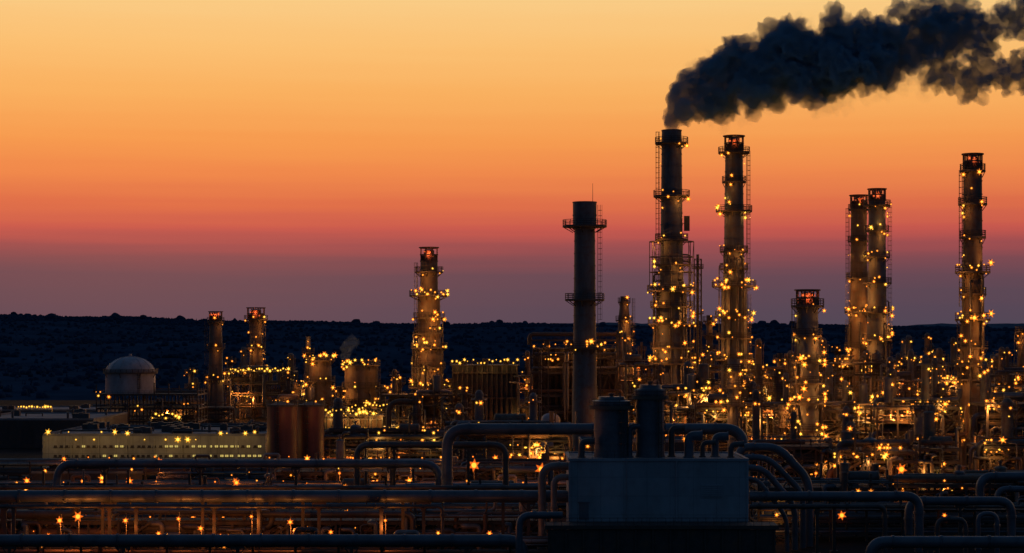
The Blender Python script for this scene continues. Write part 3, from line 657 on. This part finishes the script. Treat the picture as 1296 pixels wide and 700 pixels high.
def shed(label,px0,px1,top,D,dep,mt=M_wall,wins=(),group='low flat roofed plant buildings',name='plant_building',lamps=0,lk='y',seed=1,power=120,bits=6):
    rnd=random.Random(seed); x0,x1=X(px0,D),X(px1,D);W=x1-x0;h=Z(top,D); R=root(name,label,'building',(x0+x1)/2,D+dep/2,0,group)
    b=MB(); b.box((0,0,h/2),(W,dep,h)); b.box((0,-dep/2-.05,.5),(W+.2,.2,1)); b.make('wall',mt,R)
    b=MB(); b.box((0,0,h+.06),(W-.7,dep-.7,.1)); 
    b.make('roof',M_roof,R); b=MB()
    for s in(-1,1): b.box((0,s*(dep/2-.12),h+.3),(W+.3,.34,.6)); b.box((s*(W/2-.12),0,h+.3),(.34,dep-.3,.597))
    b.make('parapet',M_roof,R)
    m=int(W/6)
    if mt is M_wall:
        b=MB()
        for i in range(m+1): b.box((-W/2+W*i/m,-dep/2-.12,h/2),(.35,.22,h-.05))
        b.make('pilasters',M_wall,R)
    for k in range(bits):
        x=rnd.uniform(-W/2+2,W/2-2); y=rnd.uniform(-dep/2+2,dep/2-2); b=MB(); q=rnd.random()
        if q<.5:
            b.box((x,y,h+.9),(rnd.uniform(1.6,5),1.8,1.5)); b.cyl((x,y,h+1.6),(x,y,h+1.9),.7,n=12); b.box((x-1.0,y,h+.15),(.2,2,.2)); b.make('air_conditioner',M_pipe2,R)
        elif q<.7:
            L=rnd.uniform(5,14); b.tube(fillet([(x,y,h),(x,y,h+1.1),(min(W/2-1,x+L),y,h+1.1),(min(W/2-1,x+L),y,h)],.4),.22,n=8); b.make('roof_pipe',M_pipe2,R)
        else:
            b.cyl((x,y,h),(x,y,h+1.8),.35,n=10); b.cyl((x,y,h+1.8),(x,y,h+2.2),.6,.2,n=10); b.make('roof_vent',M_pipe2,R)
    for (wx,wy,ww,wh,lit) in wins:
        b=MB(); b.box((X(wx,D)-(x0+x1)/2,-dep/2-.03,Z(wy,D)),(S(ww,D),.1,S(wh,D))); b.box((X(wx,D)-(x0+x1)/2,-dep/2-.1,Z(wy,D)),(.08,.06,S(wh,D)),1); b.box((X(wx,D)-(x0+x1)/2,-dep/2-.08,Z(wy,D)-S(wh,D)/2-.08),(S(ww,D)+.3,.16,.14),1)
        b.make('window',[M_win if lit else M_dark,M_steel],R)
    for k in range(lamps):
        x=-W/2+W*(k+rnd.random())/lamps; lamp(R,(x,-dep/2-.4,h+rnd.choice((-.8,1.0,.7))),rnd.uniform(.26,.4),lk,power if k%2==0 else 0,off=(0,-5,-1.5))
    return R
wr=random.Random(5)
wins=[(x+wr.uniform(-1,1),y,3.8,2.6,wr.random()<(.15 if x<180 else .45 if x<240 else .9)) for y in (565,577) for x in range(70,334,7)]
shed('long pale plant building with a flat roof',55,335,552,450,46,wins=wins,lamps=16,seed=3,bits=36,power=150)
shed('low dark shed with a row of yellow lamps',-40,124,520,760,40,mt=M_dark,lamps=0,seed=4)
R=shed('flat roofed dark building by the road',-40,118,532,560,50,mt=M_dark,lamps=0,seed=5,bits=10)
def lrow(label,px,py,cnt,D,sd_,sz=.38,jit=1.0,grp='lamp rows on low rails'):
    R=root('lamp_row',label,'lamps',X(px,D),D,0,grp); W=cnt*1.05; zz=Z(py,D); b=MB(); b.beam((-W/2,0,zz-.8),(W/2,0,zz-.8),.15); b.beam((-W/2,0,0),(-W/2,0,zz),.25); b.beam((W/2,0,0),(W/2,0,zz),.25); b.make('rail',M_steel,R); rr=random.Random(sd_)
    for i in range(cnt): lamp(R,(-W/2+W*(i+.5)/cnt,-.3,zz+rr.uniform(-jit,jit)),rr.uniform(.85,1.1)*sz,'y',150 if i%4==0 else 0)
lrow('row of yellow lamps on a rail over the shed',44,515,13,740,5,.45,.2)
for a in ((210,526,9,600,1),(155,544,14,540,2,.45),(470,514,14,570,3),(330,468,22,750,6,.4,.6),(376,482,9,900,7,.45,.5),(440,542,10,520,8),(440,522,12,570,9),(520,545,12,500,10)): lrow('cluster of yellow lamps on a low rail',*a)
shed('small dark workshop below the chimney',735,870,560,400,12,mt=M_dark,lamps=4,seed=8,lk='a')
shed('low dark workshop among the pipes',40,180,600,400,16,mt=M_dark,lamps=3,seed=9,lk='a')
# ------------------------------------------------------------ racks
def row(xs,py,j=3,s=1):
    r=random.Random(s); return [(x+r.uniform(-j,j),py+r.uniform(-1.5,1.5)) for x in xs]
rack('long pipe rack with a row of amber lamps',-60,722,588,400,10,3,1,lamps=row([85,112,140,170,200,340,365,390,412,425,450,480,495,508,535,560,580,600,625,645,665,685,710],579,3,1))
rack('long pipe rack hung with amber lamps',-60,722,616,345,9,3,2,lamps=row([20,40,80,105,130,165,200,240,270,300,330,360,390,440,480,520,560,590,610,660,700],609,4,2))
rack('long low pipe rack close to the big pipe',-60,700,646,292,8,3,3,lamps=row([18,60,110,140,195,240,280,345,410,440,530,560,600,640],654,6,3),bay=6)
rack('long pipe rack with amber lamps on its walkway',945,1370,596,385,10,3,4,lamps=row([960,990,1018,1050,1085,1110,1130,1170,1200,1225,1250,1280],590,6,4))
rack('low pipe rack beside the white building',960,1370,645,300,9,3,5,lamps=row([980,1060,1190],650,6,5),bay=6)
rack('low pipe rack running below the near pipes',-60,700,690,262,6,2,6,lamps=row([200,420,560,620],673,5,6),bay=6)
# ------------------------------------------------------------ near pipelines
D=258; pipeline('thick grey pipe running low along the ground',[P(-60,684,D),P(662,684,D),(X(662,D),D,0.2)],S(7.5,D),1.8)
D=270; pipeline('thick grey elevated pipe crossing the yard',[P(-60,628,D),P(735,628,D),(X(735,D),D,.2)],S(7.5,D),1.8)
pipeline('thin pipe laid above the thick pipe',[P(-60,617,D+3),P(700,617,D+3),(X(700,D+3),D+3,.2)],S(2.5,D),.6,sup=14,mt=M_pipe2)
pipeline('thin pipe beneath the thick pipe',[P(-60,641,D-2),P(560,641,D-2),(X(560,D-2),D-2,.2)],S(2.2,D),.6,sup=14,mt=M_pipe2)
D=308; pipeline('grey overhead pipe bent down at both ends',[(X(72,D),D,.2),P(72,587,D),P(556,587,D),(X(556,D),D,.2)],S(5,D),2.2)
D=300; pipeline('high grey pipe arching behind the white building',[(X(566,D),D,.2),P(566,543,D),P(941,543,D),(X(941,D),D,.2)],S(7,D),2.2,sup=0)
D=318; pipeline('grey pipe stepping behind the high pipe',[(X(452,D),D,.2),P(452,563,D),P(640,563,D),(X(640,D),D,.2)],S(4,D),1.6,sup=12,mt=M_pipe2)
D=268; pipeline('bent pipe entering the white building',[(X(686,D),D,.2),P(686,590,D),P(726,590,D)],S(5,D),1.4,sup=0,mt=M_alu)
pipeline('thin bent pipe entering the white building',[(X(701,D-2),D-2,.2),P(701,604,D-2),P(726,604,D-2)],S(4,D),1.0,sup=0,mt=M_alu)
D=255; pipeline('short bent pipe at the foot of the building',[(X(657,D),D,.2),P(657,652,D),P(712,652,D)],S(4.5,D),1.2,sup=0)
for i,(xa,ya,xb,xc,yc,r_) in enumerate(((934,566,985,1024,608,5.5),(934,579,972,1016,624,4),(936,592,965,1006,640,4),(936,606,958,996,655,3))):
    D=292-i*2.5; pipeline('grey pipe sloping down from the white building',[(X(xa,D),D,.2),P(xa,ya,D),P(xb,ya,D),P(xc,yc,D),(X(xc,D),D,.2)],S(r_,D),1.4,sup=0)
D=284; pipeline('grey elevated pipe turning down at its end',[P(948,628,D),P(1163,628,D),(X(1163,D),D,.2)],S(6,D),1.4)
pipeline('thin grey pipe beneath the elevated pipe',[P(948,641,D-3),P(1120,641,D-3),(X(1120,D-3),D-3,.2)],S(3,D),.8,mt=M_pipe2)
D=292; pipeline('grey elevated pipe on steel posts',[(X(1150,D),D,2),P(1150,634,D),P(1280,634,D),(X(1280,D),D,.2)],S(5.5,D),1.4)
D=256; pipeline('thick low pipe rising from the ground',[(X(1102,D),D,.2),P(1102,686,D),P(1400,686,D)],S(7.5,D),1.8)
D=318; pipeline('grey pipe looping over the rack',[(X(1240,D),D,.2),P(1240,603,D),P(1400,603,D)],S(5.5,D),1.6,sup=12)
D=314; pipeline('pipe loop beneath the upper pipe',[(X(1262,D),D,.2),P(1262,619,D),P(1400,619,D)],S(4,D),1.2,sup=12)
D=275; pipeline('small pipe loop over the low rack',[(X(1186,D),D,.2),P(1186,657,D),P(1222,657,D),(X(1222,D),D,.2)],S(3,D),1.0,sup=0,mt=M_pipe2)
D=272; pipeline('small pipe loop beside the building',[(X(1238,D),D,.2),P(1238,650,D),P(1262,650,D),(X(1262,D),D,.2)],S(3,D),1.0,sup=0)
D=560; pipeline('curved transfer pipe from the column foot',[(X(492,D),D,.2),P(492,508,D),P(530,508,D),(X(530,D),D,.2)],S(3.5,D),3,sup=0,mt=M_steel2)
# ------------------------------------------------------------ white foreground building
D=262; x0,x1=X(721,D),X(946,D); W=x1-x0; dep=16; h=Z(583,D)
R=root('plant_building','pale panelled block building with vessels on its roof','building',(x0+x1)/2,D+dep/2)
b=MB(); b.box((0,0,h/2),(W,dep,h)); b.make('wall',M_white,R)
b=MB()
for s in(-1,1):
    b.box((0,s*(dep/2-.05),h+.12),(W+.4,.5,.35)); b.box((s*(W/2-.05),0,h+.12),(.5,dep-.6,.347))
    b.box((s*(W/2),-dep/2,h/2-.1),(.3,.3,h-.2))
b.make('parapet',M_white,R)
b=MB(); b.box((0,0,h+.05),(W-.6,dep-.6,.1)); b.make('roof',M_roof,R)
zz=Z(671,250)
b=MB(); b.box((-W*.42,-dep/2-.03,1.4+zz),(1.3,.1,2.3)); b.box((-W*.42,-dep/2-.06,2.65+zz),(1.6,.2,.15)); b.make('door',M_pipe,R)
b=MB(); b.box((W*.30,-dep/2-.06,zz+4.2),(3.0,.14,1.8))
for k in range(6): b.box((W*.30,-dep/2-.15,zz+3.5+k*.28),(2.8,.1,.08))
b.make('louvre',M_white,R)
b=MB(); b.tube(fillet([(W*.1,-dep/2-.3,h),(W*.1,-dep/2-.3,3)],.2),.12,n=8); b.tube([(-W*.18,-dep/2-.25,h),(-W*.18,-dep/2-.25,3)],.08,n=8); b.make('downpipe',M_white,R)
b=MB()
for hh in(.55,1.1): b.beam((-W/2,dep/2-.5,h+hh+.2),(W/2,dep/2-.5,h+hh+.2),.06); b.beam((-W/2,-dep/2+.4,h+hh+.2),(-W*.12,-dep/2+.4,h+hh+.2),.05)
for i in range(14): b.beam((-W/2+W*i/13,dep/2-.5,h),(-W/2+W*i/13,dep/2-.5,h+1.3),.06)
for i in range(7): b.beam((-W/2+W*.38*i/6,-dep/2+.4,h),(-W/2+W*.38*i/6,-dep/2+.4,h+1.3),.05)
b.make('railing',M_steel,R)
b=MB()
b.box((0,-dep/2-3,zz-.25),(W+7,5.6,.5)); b.box((0,-dep/2-5.2,zz/2-.3),(W+6,.3,zz-.6))
for i in range(14): b.box((-W/2-3+(W+6)*i/13,-dep/2-5.45,zz/2-.3),(.25,.3,zz-.62))
for i in range(30): b.beam((-W/2-3.4+(W+6.8)*i/29,-dep/2-5.7,zz),(-W/2-3.4+(W+6.8)*i/29,-dep/2-5.7,zz+1.0),.06)
for hh in(.5,1.0): b.beam((-W/2-3.4,-dep/2-5.7,zz+hh),(W/2+3.4,-dep/2-5.7,zz+hh),.07)
b.make('walkway',M_steel,R)
for (px,top,wp) in ((774,502,44),(823,487,36)):
    Dv=D+7; r=S(wp/2,Dv); V=root('storage_vessel','upright grey vessel standing on the building roof','vessel',X(px,Dv),Dv,h+.1,'upright vessels on the building roof')
    hh=Z(top,Dv)-h-.1; b=MB(); b.lathe(shell_prof([(0,r),(hh*.86,r)],1.7,.07),n=32); b.lathe([(r,hh*.86),(r*1.14,hh*.86),(r*1.14,hh*.93),(r*.8,hh*.95),(r*.75,hh),(.01,hh)],n=32); b.make('shell',M_pipe,V)
    b=MB(); b.cyl((0,0,hh-.1),(0,0,hh+.5),.3,n=10); b.cyl((0,0,hh+.3),(0,0,hh+.45),.5,n=10); b.cyl((r*.5,0,hh*.9),(r*.5,0,hh+.5),.15,n=8); b.make('nozzle',M_pipe2,V)
    platform(V,hh*.84,r*1.05,r*1.3,1.0,bracket=False,th=.06); ladder(V,60,r,0,hh*.84,True,.5)
for i,(px,r_,hz_) in enumerate(((736,4,2.4),(797,3.5,4.5),(850,4,4.2),(872,6,3.2),(889,3,2.2),(905,5,3.0),(925,3.5,2.0))):
    Dv=D+5+i%3; V=root('roof_duct','short bent duct on the building roof','duct',X(px,Dv),Dv,h,'short roof ducts'); b=MB(); rr=S(r_,Dv); b.tube(fillet([(0,0,0),(0,0,hz_),(1.8,0,hz_)],.9),rr,n=14); b.cyl((0,0,.1),(0,0,.3),rr+.15,n=14); b.cyl((1.7,0,hz_),(1.85,0,hz_),rr+.12,n=14); b.make('duct',M_pipe if i%2 else M_pipe2,V)
# ------------------------------------------------------------ lamp posts
def post(px,py,D,size=.42,k='o',power=420):
    R=root('lamp_post','steel lamp post with a glowing sodium lamp','lamp post',X(px,D),D,0,'sodium lamp posts in the pipe yard'); z=Z(py,D); b=MB(); b.cyl((0,0,0),(0,0,z+.9),.08,.05,n=8); b.tube(fillet([(0,0,z+.8),(0,0,z+1.1),(0,-.7,z+1.1)],.3),.05,n=6); b.box((0,0,.2),(.6,.6,.4)); b.make('pole',M_steel,R); lamp(R,(0,-.7,z+.2),size,k,power,off=(0,-.2,-.9))
for px,py in ((77,660),(100,655),(227,658),(319,655),(368,662),(160,660),(255,670),(488,660)): post(px,py,268,.52)
for px,py,D in ((202,585,395),(300,612,340),(1008,578,435),(1050,567,430),(1032,600,358),(1140,595,358),(1240,600,358),(600,590,345),(685,595,345),(430,600,345),(520,590,345)): post(px,py,D,.58)
R=root('flare_stack','short flare stack with a glowing orange tip','flare stack',X(808,690),690); zf=Z(468,690); b=MB(); b.cyl((0,0,0),(0,0,zf),.6,.5,n=12); b.cyl((0,0,zf-.4),(0,0,zf),.9,.8,n=12); b.make('pipe',M_steel,R); lamp(R,(0,-.3,zf+1.2),1.1,'o',1500,off=(0,-2,0))
D=300; R=root('staircase','steel staircase lit by yellow lamps in the yard','stairs',X(490,D),D); b=MB()
xa,za=-3,0;xb,zb=3,Z(640,D)
for s in(0,1.2): b.beam((xa,s,za),(xb,s,zb),.2,.35); b.beam((xa,s,za+1),(xb,s,zb+1),.06)
for i in range(24): t=i/24; b.box((xa+(xb-xa)*t,.6,za+(zb-za)*t+.1),(.32,1.1,.06))
b.make('flight',M_steel2,R)
for i in range(5): lamp(R,(xa+(xb-xa)*(i+.5)/5,-.2,za+(zb-za)*(i+.5)/5+1.2),.16,'y',80)
# ------------------------------------------------------------ smoke
def remesh(me,vox):
    o=bpy.data.objects.new('tmp',me); COL.objects.link(o); md=o.modifiers.new('r','REMESH'); md.mode='VOXEL'; md.voxel_size=vox
    dg=bpy.context.evaluated_depsgraph_get(); m2=bpy.data.meshes.new_from_object(o.evaluated_get(dg)); bpy.data.objects.remove(o); return m2
def smoke(label,nodes,D,vox,dens,col,seed,amp=1.0,step=.35,name='smoke_plume',grow=1.0,parent=None,rag=0.0,drop=0):
    rnd=random.Random(seed); bm=bmesh.new()
    for (a,c) in zip(nodes[:-1],nodes[1:]):
        if a is None or c is None: continue
        L=math.hypot(a[0]-c[0],a[1]-c[1]); n=max(2,int(L/(.5*(a[2]+c[2])*step)))
        for k in range(n):
            t=k/n; px=a[0]+(c[0]-a[0])*t; py=a[1]+(c[1]-a[1])*t; r=(a[2]+(c[2]-a[2])*t)*grow
            for q in range(8):
                if rnd.random()<drop: continue
                rr=r*rnd.uniform(.18,.5) if q else r*.66
                an=rnd.uniform(0,6.283); dd=(r-rr)*rnd.uniform(.75,1.1) if q else 0
                th=rnd.uniform(-1,1)
                x,y,z=P(px+dd*math.cos(an),py+dd*math.sin(an),D); y+=S(th*(r-rr),D) if q else 0
                bmesh.ops.create_icosphere(bm,subdivisions=2,radius=S(rr,D),matrix=Matrix.Translation((x,y,z)))
    me=bpy.data.meshes.new('tmp'); bm.to_mesh(me); bm.free(); me2=remesh(me,vox)
    bm=bmesh.new(); bm.from_mesh(me2); bm.normal_update(); sx=P(850,166,D)[0]
    new=[]
    for v in bm.verts:
        p=v.co; f=min(1,max(.12,(p.x-sx+2)/12)) if parent or name=='smoke_plume' else .4
        d=0
        for s,a in ((6.0,2.0),(3.0,2.1),(1.5,1.3),(.85,.6)):
            q=p/s+Vector((seed,3.1,7.7)); d+=a*(.5-abs(noise.noise(q))*2.1)
        if rag: d+=rag*noise.noise(p/2.4)*2-rag*.3
        wv=Vector(noise.noise_vector(p/5))*1.5
        new.append(p+(v.normal*d*amp+wv*amp)*f)
    for v,c in zip(bm.verts,new): v.co=c
    bm.to_mesh(me2); bm.free(); me2=remesh(me2,vox*.8); me2.name=name
    m=bpy.data.materials.new(name+'_volume'); m.use_nodes=True; nt=m.node_tree; nt.nodes.clear(); out=nt.nodes.new('ShaderNodeOutputMaterial')
    sv=nt.nodes.new('ShaderNodeVolumePrincipled'); sv.inputs['Color'].default_value=col+(1,); sv.inputs['Density'].default_value=dens; sv.inputs['Anisotropy'].default_value=-.45
    nt.links.new(sv.outputs[0],out.inputs['Volume']); me2.materials.clear(); me2.materials.append(m)
    o=bpy.data.objects.new(name,me2); COL.objects.link(o)
    if parent: o.parent=parent
    else: tag(o,label,'smoke')
    return o
plume=[(850,163,10),(853,150,16),(864,130,27),(888,116,40),(930,102,50),(975,90,57),(1025,80,64),(1070,72,60),(1110,72,46),(1140,60,36),(1175,46,38),(1215,44,36),(1250,50,20)]
plume2=[(1175,92,14),(1205,98,28),(1240,98,30),(1275,92,26),(1330,84,34),None,(1255,30,14),(1290,24,32),(1340,14,40),None,(1140,14,16),(1200,8,22),(1235,22,16)]
wisp=[(888,116,42),(930,104,54),(1025,82,68),(1100,78,58),(1150,70,50),(1215,60,48)]
SC=(.20,.60,1.0)
sm=smoke('billowing dark blue grey smoke from the chimney',plume,560,.42,.42,SC,5)
smoke('',plume2,560,.42,.34,SC,6,name='smoke_puff',parent=sm,rag=1.4)
smoke('',wisp,560,.6,.03,SC,8,name='smoke_wisp',parent=sm,rag=2.2,drop=.5,amp=1.2)
smoke('small pale steam puff above the vessels',[(436,452,6),(438,444,9),(444,434,12),(450,426,8)],640,.5,.08,(.4,.65,.9),9,name='steam_puff',amp=.6)
print('LAMPS',NL)
